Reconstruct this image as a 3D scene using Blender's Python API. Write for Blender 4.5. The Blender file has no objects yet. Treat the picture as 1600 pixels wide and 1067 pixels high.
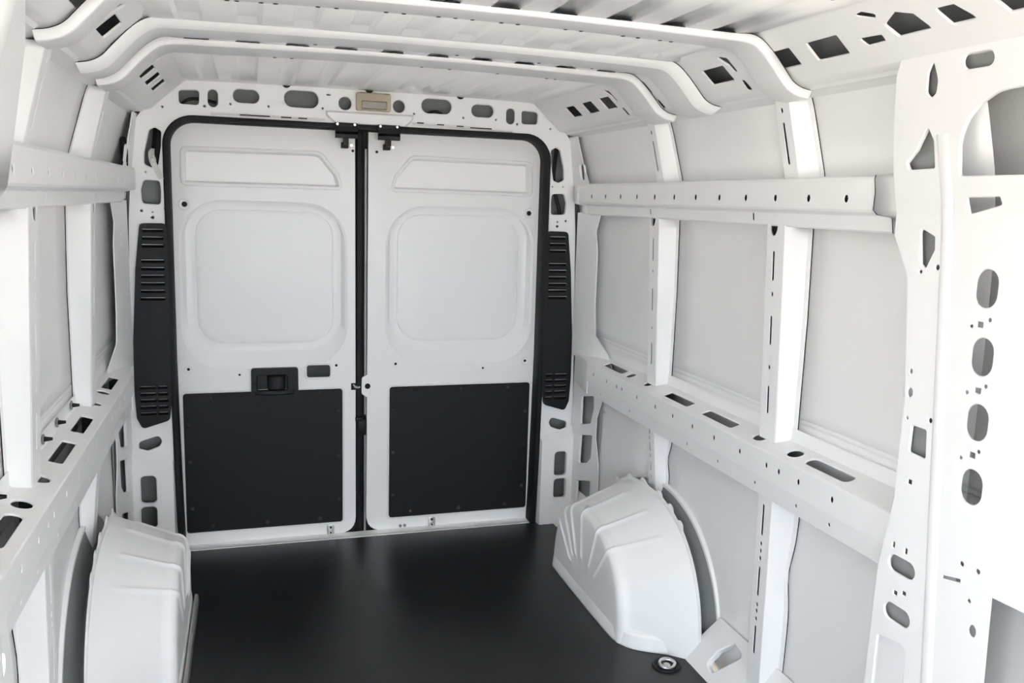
import bpy, bmesh, math, random
from mathutils import Matrix, Vector
from mathutils.geometry import delaunay_2d_cdt

random.seed(3)
sc = bpy.context.scene
COL = sc.collection

# ------------------------------------------------------------------ camera
# metres; X across the van, Y towards the rear doors (door plane Y=0), Z up from the load floor
cd = bpy.data.cameras.new('camera')
cam = bpy.data.objects.new('camera', cd)
COL.objects.link(cam)
cd.sensor_width = 36.0
cd.lens = 30.0975
cd.clip_start = 0.02
XR = Vector((0.95641971, -0.29040842, 0.03040222))
YD = Vector((-0.01819158, -0.16317852, -0.98642883))
ZF = Vector((0.29142823, 0.94288691, -0.16135014))
m = Matrix.Identity(4)
for i in range(3):
    m[i][0] = XR[i]; m[i][1] = -YD[i]; m[i][2] = -ZF[i]
m.translation = Vector((-0.4835, -3.7163, 1.5001))
cam.matrix_world = m
sc.camera = cam

# ------------------------------------------------------------------ light
w = bpy.data.worlds.new('sky'); sc.world = w
w.use_nodes = True
bg = w.node_tree.nodes['Background']
bg.inputs[0].default_value = (0.74, 0.87, 1.0, 1)
bg.inputs[1].default_value = 4.4
sd = bpy.data.lights.new('sun', 'SUN')
sun = bpy.data.objects.new('sun', sd); COL.objects.link(sun)
sd.energy = 20.0; sd.angle = 0.02; sd.color = (1.0, 0.88, 0.75)
sun.rotation_euler = Vector((-0.05, -0.75, -1.0)).to_track_quat('-Z', 'Y').to_euler()
sc.view_settings.view_transform = 'Standard'
sc.view_settings.look = 'None'
sc.view_settings.gamma = 1.0
sc.view_settings.use_curve_mapping = False
sc.view_settings.exposure = 0.88
SD0, SD1 = -3.22, -3.92                                   # sliding side door opening, unseen, moved to balance the light
sc.cycles.diffuse_bounces = 14
sc.cycles.max_bounces = 16

# ------------------------------------------------------------------ materials
def mat(name, col, rough=0.5, metal=0.0, spec=0.5, bump=0.0, bscale=200.0, var=0.0, vscale=3.0, coat=0.0):
    M = bpy.data.materials.new(name); M.use_nodes = True
    nt = M.node_tree; b = nt.nodes['Principled BSDF']
    b.inputs['Base Color'].default_value = (*col, 1)
    b.inputs['Roughness'].default_value = rough
    b.inputs['Metallic'].default_value = metal
    b.inputs['Specular IOR Level'].default_value = spec
    b.inputs['Coat Weight'].default_value = coat
    b.inputs['Coat Roughness'].default_value = 0.08
    tc = nt.nodes.new('ShaderNodeTexCoord')
    if var > 0:
        n = nt.nodes.new('ShaderNodeTexNoise'); n.inputs['Scale'].default_value = vscale
        n.inputs['Detail'].default_value = 6
        nt.links.new(tc.outputs['Object'], n.inputs['Vector'])
        r = nt.nodes.new('ShaderNodeMapRange')
        r.inputs['From Min'].default_value = 0.3; r.inputs['From Max'].default_value = 0.75
        r.inputs['To Min'].default_value = 1 - var; r.inputs['To Max'].default_value = 1 + var
        nt.links.new(n.outputs['Fac'], r.inputs['Value'])
        mx = nt.nodes.new('ShaderNodeVectorMath'); mx.operation = 'SCALE'
        mx.inputs[0].default_value = col
        nt.links.new(r.outputs['Result'], mx.inputs['Scale'])
        nt.links.new(mx.outputs['Vector'], b.inputs['Base Color'])
    if bump > 0:
        n2 = nt.nodes.new('ShaderNodeTexNoise'); n2.inputs['Scale'].default_value = bscale
        n2.inputs['Detail'].default_value = 3
        nt.links.new(tc.outputs['Object'], n2.inputs['Vector'])
        bp = nt.nodes.new('ShaderNodeBump'); bp.inputs['Strength'].default_value = bump
        bp.inputs['Distance'].default_value = 0.002
        nt.links.new(n2.outputs['Fac'], bp.inputs['Height'])
        nt.links.new(bp.outputs['Normal'], b.inputs['Normal'])
    return M

ALB = 0.93
WHITE = mat('white_paint', (ALB, ALB, ALB), 0.42, spec=0.35, coat=0.12)
GLOSSW = mat('roof_paint', (ALB, ALB, ALB), 0.30, spec=0.45, coat=0.2)
BLACK = mat('black_plastic', (0.008, 0.008, 0.009), 0.48, spec=0.3, bump=0.15, bscale=900)
TRIM = mat('charcoal_board', (0.009, 0.009, 0.0095), 0.55, spec=0.3, bump=0.12, bscale=700)
RUBBER = mat('black_rubber', (0.010, 0.010, 0.011), 0.6, spec=0.3)
FLOORM = mat('black_floor_liner', (0.009, 0.009, 0.0095), 0.29, spec=0.40, bump=0.25, bscale=420, var=0.45, vscale=4.0)
BEIGE = mat('beige_plastic', (0.47, 0.41, 0.30), 0.45)
LENS = mat('lamp_lens', (0.34, 0.31, 0.27), 0.15, spec=0.6)
STEEL = mat('bright_steel', (0.72, 0.72, 0.72), 0.25, metal=1.0)
ALU = mat('aluminium_edge', (0.55, 0.55, 0.54), 0.38, metal=0.8)
GREYP = mat('grey_plastic', (0.22, 0.22, 0.22), 0.5)
SCREW = mat('screw_black', (0.05, 0.05, 0.052), 0.3, metal=0.6)
CABLEW = mat('white_cable', (0.75, 0.75, 0.73), 0.5)
ECOAT_SHADE = mat('primer_and_shade_grey', (0.30, 0.315, 0.31), 0.45)  # primer grey, also used to put shade into holes and arch trench
DARKSHADE = mat('dark_cavity_shade', (0.030, 0.030, 0.032), 0.55)  # near-black colour put in as shade behind slots
CONC = mat('sunlit_concrete', (0.60, 0.54, 0.475), 0.9, var=0.12, vscale=1.2)

# ------------------------------------------------------------------ mesh helpers
class MB:
    def __init__(self): self.v = []; self.f = []
    def add(self, vs, fs):
        o = len(self.v); self.v += [tuple(p) for p in vs]; self.f += [tuple(i + o for i in q) for q in fs]
    def loft(self, loops, closed=True, cap0=False, cap1=False):
        n = len(loops[0]); vs = [p for l in loops for p in l]; fs = []
        for k in range(len(loops) - 1):
            for i in range(n if closed else n - 1):
                j = (i + 1) % n
                fs.append((k * n + i, k * n + j, (k + 1) * n + j, (k + 1) * n + i))
        if cap0: fs.append(tuple(range(n)))
        if cap1: fs.append(tuple((len(loops) - 1) * n + i for i in range(n)))
        self.add(vs, fs)
    def box(self, lo, hi, b=0.0):
        (x0, y0, z0), (x1, y1, z1) = [min(a, c) for a, c in zip(lo, hi)], [max(a, c) for a, c in zip(lo, hi)]
        if b <= 0:
            self.add([(x0,y0,z0),(x1,y0,z0),(x1,y1,z0),(x0,y1,z0),(x0,y0,z1),(x1,y0,z1),(x1,y1,z1),(x0,y1,z1)],
                     [(0,1,2,3),(4,5,6,7),(0,1,5,4),(1,2,6,5),(2,3,7,6),(3,0,4,7)])
            return
        bm = bmesh.new(); bmesh.ops.create_cube(bm, size=1)
        for v in bm.verts:
            v.co = Vector(((x0+x1)/2+v.co.x*(x1-x0), (y0+y1)/2+v.co.y*(y1-y0), (z0+z1)/2+v.co.z*(z1-z0)))
        bmesh.ops.bevel(bm, geom=bm.edges[:], offset=b, segments=2, profile=0.5, affect='EDGES')
        bm.verts.index_update()
        self.add([v.co[:] for v in bm.verts], [[v.index for v in f.verts] for f in bm.faces]); bm.free()
    def tube(self, path, r, n=10, cap=True):
        P = [Vector(p) for p in path]; loops = []; up = None
        for i, p in enumerate(P):
            t = (P[min(i+1, len(P)-1)] - P[max(i-1, 0)]).normalized()
            if up is None: up = Vector((0,0,1)) if abs(t.z) < 0.9 else Vector((1,0,0))
            a = t.cross(up).normalized(); b = a.cross(t).normalized(); up = b
            rr_ = r[i] if isinstance(r, (list, tuple)) else r
            loops.append([p + a*math.cos(k*math.tau/n)*rr_ + b*math.sin(k*math.tau/n)*rr_ for k in range(n)])
        self.loft(loops, True, cap, cap)
    def disc(self, c, axis, r, h, n=14, dome=0.0):
        a = Vector(axis).normalized(); c = Vector(c)
        u = a.orthogonal().normalized(); v = a.cross(u)
        def ring(rad, off): return [c + a*off + (u*math.cos(k*math.tau/n) + v*math.sin(k*math.tau/n))*rad for k in range(n)]
        L = [ring(r, 0), ring(r, h*0.6), ring(r*0.85, h)]
        if dome: L += [ring(r*0.5, h+dome*0.8), ring(r*0.1, h+dome)]
        self.loft(L, True, True, True)
    def plate(self, outer, holes, F, th=0.004, c=0.0022, flange=0.012):
        pts = []; edges = []
        def push(l):
            s = len(pts); pts.extend(Vector(p) for p in l)
            edges.extend((s+i, s+(i+1) % len(l)) for i in range(len(l)))
        push(outer)
        big = [offset(h, c) for h in holes]
        for h in big: push(h)
        vs, _, fs, _, _, _ = delaunay_2d_cdt(pts, edges, [], 1, 1e-6)
        def keep(f):
            c_ = [sum(vs[i][k] for i in f)/len(f) for k in (0, 1)]
            return inside(c_, outer) and not any(inside(c_, h) for h in big)
        fs = [f for f in fs if keep(f)]
        self.add([F(p[0], p[1], 0) for p in vs], fs)
        self.loft([[F(p[0], p[1], 0) for p in outer], [F(p[0], p[1], th) for p in outer]])
        for h, H in zip(holes, big):
            ww = min(max(p[k] for p in h)-min(p[k] for p in h) for k in (0, 1))
            fl = min(flange, 0.0012+0.10*ww) if ww < 0.045 else flange
            if fl < c: fl = c*1.05
            self.loft([[F(p[0], p[1], 0) for p in H], [F(p[0], p[1], c) for p in h], [F(p[0], p[1], fl) for p in h]])
    def build(self, name, M, parent=None, smooth=True, angle=32, solid=0.0):
        me = bpy.data.meshes.new(name)
        me.from_pydata(self.v, [], self.f)
        bm = bmesh.new(); bm.from_mesh(me)
        bmesh.ops.remove_doubles(bm, verts=bm.verts[:], dist=2e-5)
        bmesh.ops.recalc_face_normals(bm, faces=bm.faces[:])
        bm.to_mesh(me); bm.free()
        if smooth:
            me.polygons.foreach_set('use_smooth', [True]*len(me.polygons))
            me.set_sharp_from_angle(angle=math.radians(angle))
        me.materials.append(M)
        o = bpy.data.objects.new(name, me); COL.objects.link(o)
        if parent: o.parent = parent
        if solid:
            s = o.modifiers.new('sheet', 'SOLIDIFY'); s.thickness = solid; s.offset = 0
        return o

def inside(p, l):
    r = False; n = len(l)
    for i in range(n):
        (x0, y0), (x1, y1) = l[i], l[(i+1) % n]
        if (y0 > p[1]) != (y1 > p[1]) and p[0] < x0+(p[1]-y0)*(x1-x0)/(y1-y0): r = not r
    return r
def area(l): return 0.5*sum(l[i][0]*l[(i+1) % len(l)][1]-l[(i+1) % len(l)][0]*l[i][1] for i in range(len(l)))
def offset(l, d):
    s = 1 if area(l) > 0 else -1; n = len(l); out = []
    for i in range(n):
        p = Vector(l[i]); e0 = (p-Vector(l[i-1])); e1 = (Vector(l[(i+1) % n])-p)
        if e0.length < 1e-9 or e1.length < 1e-9: out.append(tuple(p)); continue
        e0.normalize(); e1.normalize()
        nn = Vector((e0.y, -e0.x))+Vector((e1.y, -e1.x))
        if nn.length < 1e-6: out.append(tuple(p)); continue
        nn.normalize(); k = d/max(0.5, nn.dot(Vector((e0.y, -e0.x))))
        out.append(tuple(p+nn*k*s))
    return out
def rnd(pts, r, seg=5):
    out = []; n = len(pts)
    for i in range(n):
        p = Vector(pts[i]); a = Vector(pts[i-1])-p; b = Vector(pts[(i+1) % n])-p
        rr_ = r[i] if isinstance(r, (list, tuple)) else r
        ang = a.angle(b)
        t = min(rr_/max(math.tan(ang/2), 1e-3), a.length*0.48, b.length*0.48)
        if t < 1e-5: out.append(tuple(p)); continue
        A = p+a.normalized()*t; B = p+b.normalized()*t
        for k in range(seg+1):
            u = k/seg; out.append(tuple(A*(1-u)**2+p*2*u*(1-u)+B*u*u))
    return out
def rr(a, b, wd, h, r, seg=6):
    r = min(r, wd*0.499, h*0.499); out = []
    for (sx, sy, a0) in ((1,-1,-90),(1,1,0),(-1,1,90),(-1,-1,180)):
        for k in range(seg+1):
            t = math.radians(a0+90*k/seg)
            out.append((a+sx*(wd/2-r)+math.cos(t)*r, b+sy*(h/2-r)+math.sin(t)*r))
    return out
def circ(a, b, r, n=10, k=1.0): return [(a+r*math.cos(i*math.tau/n), b+r*k*math.sin(i*math.tau/n)) for i in range(n)]
def smooth_path(P, it=2):
    P = [Vector(p) for p in P]
    for _ in range(it):
        Q = [P[0]]
        for i in range(len(P)-1):
            Q += [P[i]*0.75+P[i+1]*0.25, P[i]*0.25+P[i+1]*0.75]
        P = Q+[P[-1]]
    return P
def lerp(tab, z):
    if z <= tab[0][0]: return tab[0][1]
    for (a, b), (c, d) in zip(tab, tab[1:]):
        if z <= c: return b+(d-b)*(z-a)/(c-a)
    return tab[-1][1]

def tag(o, label, cat, group=None, kind=None):
    o['label'] = label; o['category'] = cat
    if group: o['group'] = group
    if kind: o['kind'] = kind
    return o
def empty(name, loc=(0,0,0)):
    o = bpy.data.objects.new(name, None); COL.objects.link(o); o.empty_display_size = 0.1
    o.location = (0,0,0)
    return o

# ------------------------------------------------------------------ ground outside and load floor
g = MB(); g.add([(-40,-40,-0.62),(40,-40,-0.62),(40,40,-0.62),(-40,40,-0.62)], [(0,1,2,3)])
tag(g.build('ground', CONC, smooth=False), 'sunlit pale concrete yard outside the van', 'ground', kind='structure')

fl = MB()
fo = rnd([(-0.96,-5.3),(0.96,-5.3),(0.96,-4.0),(0.90,-3.99),(0.90,-1.32),(0.87,-1.30),(0.87,-0.05),(0.80,-0.045),(0.775,0.012),(-0.775,0.012),(-0.80,-0.045),(-0.90,-0.05),(-0.90,-2.5),(-0.96,-2.51)], 0.004, 2)
fl.plate(fo, [], lambda a, b, d: (a, b, -d), th=0.03)
floor = fl.build('floor', FLOORM, smooth=False)
tag(floor, 'black textured rubber load floor of the van', 'floor', kind='structure')

# ------------------------------------------------------------------ side walls (right side measured, left side mirrored)
SKIN = [(-0.06,0.985),(0.35,0.993),(0.8,1.003),(1.2,1.003),(1.46,0.996),(1.6,0.972),(1.76,0.925),(1.83,0.898),(1.90,0.855),(1.97,0.79)]
def skinx(z): return lerp(SKIN, z)
POST = [(0.0,0.94),(0.72,0.93),(0.84,0.958),(1.46,0.930),(1.58,0.922),(1.79,0.868),(1.9,0.84)]
def pillx(z): return 0.88-0.155*max(0.0, z-1.5)
NZ = Vector((0.058, 0, 0.065)).normalized()
CANT0 = Vector((0.78, 0, 1.835))+NZ*0.02
CDIR = Vector((0.065, 0, -0.058)).normalized()           # down and outwards along the sloping cant rail
def cantF(s):                                             # a = X measured on the slope, b = Y
    def F(a, b, d):
        t = (a-CANT0.x)/CDIR.x; p = CANT0+CDIR*t+NZ*d
        return (s*p.x, b, p.z)
    return F

def side(s):
    right = s > 0
    W = empty('wall_right' if right else 'wall_left')
    tag(W, 'white metal side wall with rails and posts, ' + ('ending in a wide pillar with oval holes' if right else 'beside the aluminium edge strip'), 'wall', kind='structure')
    # ---- outer skin, one pressed panel per bay and level
    ycuts = [0.09, -0.87, -1.64, -2.30, -4.0] if right else [0.09, -0.87, -1.64, -2.36]
    zcuts = [(-0.06, 0.765), (0.765, 1.52), (1.52, 1.97)]
    for ya, yb in zip(ycuts, ycuts[1:]):
        for za, zb in zcuts:
            mb = MB(); n = 12
            loops = []
            zl = [za+(zb-za)*k/n for k in range(n+1)]
            bd = {}
            if 0.7 < za < 0.8:
                bd = {0.903: 0, 0.9045: 0.0025, 0.906: 0, 0.916: 0, 0.9175: 0.0025, 0.919: 0}
                zl = sorted(zl+list(bd))
            for z in zl:
                loops.append([(s*(skinx(z)+bd.get(z, 0)), ya+(yb-ya)*i/4, z) for i in range(5)])
            mb.loft(loops, False)
            # pressed bead outline
            mb.build('skin_panel', WHITE, W, angle=60, solid=0.0015)
    # ---- lower belt rail: sloping shelf + face
    y0, y1 = -0.32, -2.235
    shelf_holes = [rr(-0.525, 0.045, 0.185, 0.032, 0.006), rr(-0.675, 0.045, 0.042, 0.036, 0.016), rr(-0.835, 0.045, 0.042, 0.036, 0.016),
                   rr(-1.085, 0.040, 0.175, 0.034, 0.008), rr(-1.362, 0.040, 0.185, 0.034, 0.008),
                   rr(-1.585, 0.045, 0.050, 0.042, 0.021), rr(-1.755, 0.045, 0.050, 0.042, 0.021), rr(-1.905, 0.044, 0.175, 0.036, 0.016)]
    mb = MB()
    def shF(a, b, d): return (s*(0.912+0.956*b+0.29*d), a, 0.822+0.29*b-d*0.956)
    mb.plate([(y0,0),(y0,0.085),(y1,0.085),(y1,0)], shelf_holes, shF, flange=0.02)
    # rounded nose
    prof = [(0.912,0.822),(0.9085,0.8195),(0.908,0.815),(0.909,0.748)]
    mb.loft([[(s*x, y0, z) for x, z in prof], [(s*x, y1, z) for x, z in prof]], False)
    fh = [circ(y, 0.783, 0.0055, 8, 1.5) for y in (-0.40,-0.54,-0.64,-0.69,-0.83,-0.985,-1.12,-1.26,-1.40,-1.55,-1.69,-1.75,-1.84,-1.98)]
    mb2 = MB()
    def faF(a, b, d): return (s*(0.909+d), a, b)
    mb.f.pop(); mb.f.pop  # face sheet is replaced by the punched one below
    mb2.plate([(y0,0.742),(y0,0.816),(y1,0.816),(y1,0.742)], fh, faF, c=0.0012)
    fl2 = [circ(y, 0.712, 0.004, 8, 1.4) for y in (-0.47,-0.76,-1.22,-1.42,-1.63,-1.83,-1.97)]
    mb2.plate([(y0,0.685),(y0,0.744),(y1,0.744),(y1,0.685)], fl2, lambda a, b, d: (s*(0.912+d+(0.744-b)*0.12), a, b), c=0.001)
    # small upstand against the skin
    mb.loft([[(s*x, y, z) for x, z in ((0.993,0.8466),(0.996,0.852),(0.997,0.885))] for y in (y0, y1)], False)
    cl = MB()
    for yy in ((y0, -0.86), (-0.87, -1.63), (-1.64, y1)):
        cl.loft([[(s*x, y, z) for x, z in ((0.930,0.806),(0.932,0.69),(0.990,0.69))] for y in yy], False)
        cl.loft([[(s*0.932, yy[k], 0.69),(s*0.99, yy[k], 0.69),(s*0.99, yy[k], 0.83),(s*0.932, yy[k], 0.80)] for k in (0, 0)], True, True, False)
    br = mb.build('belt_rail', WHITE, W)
    cl.build('belt_shade_sheet', DARKSHADE, br, smooth=False, solid=0.001)  # dark sheet that puts shade behind the belt slots
    mb2.build('belt_face', WHITE, br)
    # ---- upper rail
    y0, y1 = -0.20, -2.20
    mb = MB()
    rh = [circ(-0.345-0.1466*k, 0.0, 0.0075, 10, 1.25) for k in range(12)]
    rh = [[(a, b+1.531) for a, b in h] for h in rh]
    mb.plate([(y0,1.506),(y0,1.574),(y1,1.574),(y1,1.506)], rh, lambda a, b, d: (s*(0.886+d), a, b), c=0.0015)
    for ya, yb in ((y0, y1),):
        top = [(0.886,1.574),(0.890,1.581),(0.975,1.590)]
        und = [(0.886,1.506),(0.890,1.500),(0.921,1.494),(0.926,1.491)]
        for pr in (top, und):
            mb.loft([[(s*x, y, z) for x, z in pr] for y in (ya, yb)], False)
    lh = [rr(y, 1.478, 0.008, 0.022, 0.004, 3) for y in (-0.15,-0.82,-1.5)]
    mb.plate([(y0,1.458),(y0,1.491),(y1,1.491),(y1,1.458)], lh, lambda a, b, d: (s*(0.926+(1.491-b)*0.15+d), a, b), c=0.0012)
    mb.loft([[(s*x, y, z) for x, z in ((0.931,1.458),(0.936,1.454),(0.955,1.453))] for y in (y0, y1)], False)
    ur = mb.build('upper_rail', WHITE, W)
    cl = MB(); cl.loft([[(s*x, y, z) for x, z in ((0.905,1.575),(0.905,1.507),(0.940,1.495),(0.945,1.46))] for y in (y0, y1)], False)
    cl.build('rail_shade_sheet', DARKSHADE, ur, solid=0.001)  # unlit depth behind the rail holes, put in as dark colour
    mb = MB()
    pr = [(0.975,1.590),(0.890,1.581),(0.886,1.574),(0.886,1.506),(0.890,1.500),(0.921,1.494),(0.926,1.491),(0.931,1.458),(0.955,1.453)]
    mb.loft([[(s*x, -0.20, z) for x, z in pr], [(s*(x+0.006), -0.14, z) for x, z in pr], [(s*(0.915+(x-0.886)*0.7), -0.068, z) for x, z in pr]], False)
    mb.build('rail_end', WHITE, W, solid=0.0015)
    # end bracket joining the rail to the front pillar
    mb = MB()
    pr = [(0.975,1.5935),(0.888,1.5845),(0.8830,1.575),(0.8830,1.545),(0.8830,1.506),(0.888,1.496),(0.919,1.4905),(0.9225,1.488),(0.928,1.456),(0.955,1.4495)]
    off = [0.004,0.004,0.0,-0.006,-0.004,-0.012,-0.022,-0.022,-0.022,-0.03]
    mb.loft([[(s*x, -2.058+o, z) for (x, z), o in zip(pr, off)], [(s*x, -2.21, z) for x, z in pr]], False)
    mb.build('rail_bracket', WHITE, W, solid=0.0015)
    mb = MB()
    mb.tube([(s*(x-0.0006), -2.057+o, z) for (x, z), o in zip(pr[1:], off[1:])], 0.0011, 6)
    mb.build('seam_line', RUBBER, W)
    # ---- posts: punched front face, side towards the front and flange
    def post(yf, yn, za, zb, slots, dots, name='post', top_notch=False, wave=0.0, POST=POST):
        mb = MB()
        holes = []
        ym = yf+(yn-yf)*0.42
        for a, b in slots: holes.append(rr(ym, (a+b)/2, 0.010, abs(a-b), 0.005, 3))
        for z in dots: holes.append(circ(ym, z, 0.0055, 8, 1.3))
        def F(a, b, d): return (s*(lerp(POST, b)+d), a, b)
        lp = [(yf, za), (yn+0.004, za), (yn+0.004, zb), (yf, zb)]
        if top_notch:
            k = [(yf+(yn-yf)*0.25+0.020*math.cos(t)-0.01, zb-0.036*math.sin(t)) for t in [math.pi*i/8 for i in range(9)]]
            lp = lp[:3]+list(reversed(k))+[lp[3]]
            lp = [(yf, za), (yn+0.004, za), (yn+0.004, zb)]+sorted(k, key=lambda p: p[0])+[(yf, zb)]
        # straight posts need breakpoints where the profile bends
        mb.plate(lp, holes, F, c=0.001, flange=0.008)
        n = 14; loops = []
        for k in range(n+1):
            z = za+(zb-za)*k/n; x = lerp(POST, z)
            wv = wave*math.exp(-((k/n-0.62)/0.12)**2)
            loops.append([(s*x, yn+0.004, z), (s*(x+0.003), yn, z), (s*(skinx(z)-0.014), yn-0.016+wv*0.5, z), (s*(skinx(z)-0.0035), yn-0.022+wv, z), (s*(skinx(z)-0.0025), yn-0.040+wv, z)])
        mb.loft(loops, False)
        loops = []
        for k in range(n+1):
            z = za+(zb-za)*k/n; x = lerp(POST, z)
            loops.append([(s*x, yf, z), (s*(skinx(z)-0.008), yf+0.02, z), (s*(skinx(z)-0.006), yf+0.045, z)])
        mb.loft(loops, False)
        po = mb.build(name, WHITE, W, solid=0.0012)
        sl = MB(); sl.tube([(s*(skinx(z)-0.0018), yn-0.0405+wave*math.exp(-(((z-za)/(zb-za)-0.62)/0.12)**2), z) for z in [za+(zb-za)*k/24 for k in range(25)]], 0.0012, 5)
        sl.build('gap_shade_line', RUBBER, po)  # dark tube drawn as the shadow gap and adhesive at the flange
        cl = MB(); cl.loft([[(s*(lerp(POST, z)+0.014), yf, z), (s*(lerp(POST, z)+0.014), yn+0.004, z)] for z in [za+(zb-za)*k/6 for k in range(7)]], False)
        cl.build('post_shade_sheet', DARKSHADE, po, solid=0.001)  # dark backing painted as shade inside the post slots
        return po
    ms = [(1.385,1.30),(1.20,1.115),(0.995,0.912)]; md = [1.262,1.05]
    post(-0.815,-0.885, 0.835, 1.462, ms, md, 'side_post', True)
    post(-1.575,-1.655, 0.835, 1.462, ms, md, 'side_post', True)
    post(-0.865,-0.925, 0.36, 0.70, [(0.685,0.655),(0.625,0.588),(0.545,0.512)], [0.64,0.57,0.49], 'lower_post', wave=0.02, POST=[(0.36,0.972),(0.70,0.936)])
    post(-1.635,-1.70, 0.06, 0.70, [(0.656,0.56),(0.464,0.372),(0.278,0.188)], [0.535,0.513,0.49,0.345,0.325,0.30], 'lower_post', wave=0.02)
    post(-0.875,-0.93, 1.575, 1.79, [(1.725,1.622)], [1.755], 'upper_post')
    post(-1.655,-1.715, 1.575, 1.79, [(1.73,1.62)], [1.76], 'upper_post')
    # ---- cant rail with square openings
    mb = MB()
    def q(ya, yb, xa=0.758, xb=0.798): return rnd([(xa,ya),(xb,ya),(xb,yb),(xa,yb)], 0.004, 2)
    ch = [q(-0.335,-0.43), q(-0.51,-0.61), q(-0.685,-0.775), q(-0.962,-1.045), q(-1.25,-1.36), q(-1.448,-1.563), q(-1.755,-1.865), q(-1.93,-2.04)]
    ch += [rnd([(0.763,-2.186),(0.746,-2.232),(0.757,-2.272),(0.788,-2.292),(0.789,-2.202)], 0.004, 2),
           rnd([(0.758,-2.326),(0.759,-2.371),(0.789,-2.401),(0.789,-2.342)], 0.004, 2),
           rnd([(0.732,-2.126),(0.730,-2.152),(0.741,-2.183),(0.747,-2.175)], 0.003, 2),
           rnd([(0.775,-2.097),(0.778,-2.162),(0.790,-2.161),(0.791,-2.108)], 0.003, 2)]
    if right: ch.append(rnd([(0.748,-2.445),(0.748,-2.56),(0.792,-2.58),(0.792,-2.470)], 0.004, 2))
    for dy in (-1.559, -1.047, -0.770):
        ch += [rnd([(0.733,dy),(0.744,dy-0.047),(0.778,dy-0.047),(0.781,dy-0.030),(0.760,dy-0.028)], 0.006, 3),
               rnd([(0.802,dy-0.030),(0.803,dy-0.046),(0.828,dy-0.047),(0.829,dy-0.024)], 0.006, 3)]
    ye = -4.0 if right else -2.47
    mb.plate([(0.716,-0.06),(0.832,-0.06),(0.832,ye),(0.716,ye)], ch, cantF(s), c=0.0015, flange=0.006)
    z832 = cantF(1)(0.832, 0, 0)[2]; z716 = cantF(1)(0.716, 0, 0)[2]
    lip = [(0.832, z832), (0.842, z832-0.007), (0.862, 1.806), (0.870, 1.798), (0.892, 1.796), (0.920, 1.785)]
    mb.loft([[(s*x, y, z) for x, z in lip] for y in (-0.06, ye)], False)
    tl = [(0.716, z716), (0.709, z716+0.004), (0.690, z716+0.005)]
    mb.loft([[(s*x, y, z) for x, z in tl] for y in (-0.06, ye)], False)
    # closing sheet above the openings
    cr = mb.build('cant_rail', WHITE, W)
    cl = MB()
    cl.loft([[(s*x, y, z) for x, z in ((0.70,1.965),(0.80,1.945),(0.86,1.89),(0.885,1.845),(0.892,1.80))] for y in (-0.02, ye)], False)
    cl.build('cant_lining', ECOAT_SHADE, cr)
    # ---- front pillar and panel
    mb = MB()
    F = lambda a, b, d: (s*(pillx(b)+d), a, b)
    if right:
        yr = -4.0
        outer = [(-2.20,0.0),(-2.19,0.41),(-2.195,0.70),(-2.215,0.83),(-2.222,0.874),(-2.222,1.106),(-2.192,1.368),(-2.14,1.452),(-2.14,1.50)]
        lowp = outer+[(yr,1.50),(yr,0.0)]
        hs = [rnd([(-2.218,1.470),(-2.257,1.454),(-2.260,1.428),(-2.240,1.386),(-2.227,1.396),(-2.217,1.459)], 0.004, 2),
              rnd([(-2.250,1.049),(-2.292,1.049),(-2.298,0.987),(-2.249,0.989)], 0.006, 3),
              rr(-2.265,0.730,0.078,0.038,0.019), rr(-2.266,0.618,0.078,0.038,0.019),
              rnd([(-2.215,0.546),(-2.290,0.558),(-2.302,0.545),(-2.31,0.40),(-2.215,0.38)], 0.008, 3),
              rr(-2.402,1.361,0.054,0.076,0.027), rr(-2.410,1.228,0.054,0.076,0.027), rr(-2.417,1.098,0.054,0.074,0.027), rr(-2.422,0.967,0.054,0.072,0.027),
              rr(-2.398,1.290,0.014,0.011,0.001,2), rr(-2.411,1.161,0.014,0.011,0.001,2), rr(-2.416,1.031,0.014,0.011,0.001,2),
              rr(-2.235,0.770,0.006,0.013,0.001,2), rr(-2.273,0.770,0.006,0.013,0.001,2), rr(-2.28,0.675,0.010,0.009,0.001,2), rr(-2.255,0.665,0.010,0.009,0.001,2),
              circ(-2.235,1.118,0.007,10,1.5), circ(-2.231,1.164,0.004,8,1.5), circ(-2.234,1.061,0.0035,8), circ(-2.300,1.072,0.0045,8,1.3),
              rr(-2.262,0.925,0.010,0.010,0.001,2), circ(-2.228,1.379,0.004,8), circ(-2.273,1.392,0.005,8,1.2),
              circ(-2.377,1.284,0.004,8), circ(-2.419,1.302,0.004,8), circ(-2.385,1.152,0.004,8), circ(-2.428,1.173,0.004,8), circ(-2.389,1.018,0.004,8), circ(-2.430,1.042,0.004,8),
              circ(-2.423,0.806,0.005,8), circ(-2.463,0.807,0.005,8), circ(-2.451,0.739,0.004,8), circ(-2.467,0.683,0.009,10,1.4),
              rnd([(-2.379,0.762),(-2.379,0.755),(-2.424,0.766),(-2.424,0.773)], 0.001, 2),
              rnd([(-2.499,0.770),(-2.62,0.775),(-2.66,0.30),(-2.515,0.30)], 0.004, 2),
              rnd([(-2.452,1.44),(-2.462,1.267),(-2.483,1.065),(-2.487,0.945),(-2.53,0.905),(-2.95,0.905),(-2.95,1.45),(-2.47,1.455)], 0.012, 4)]
        mb.plate(lowp, hs, F, c=0.002, flange=0.006)
        upp = [(-2.14,1.50),(-2.133,1.59),(-2.140,1.70),(-2.150,1.786),(-2.165,1.817),(yr,1.817),(yr,1.50)]
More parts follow.
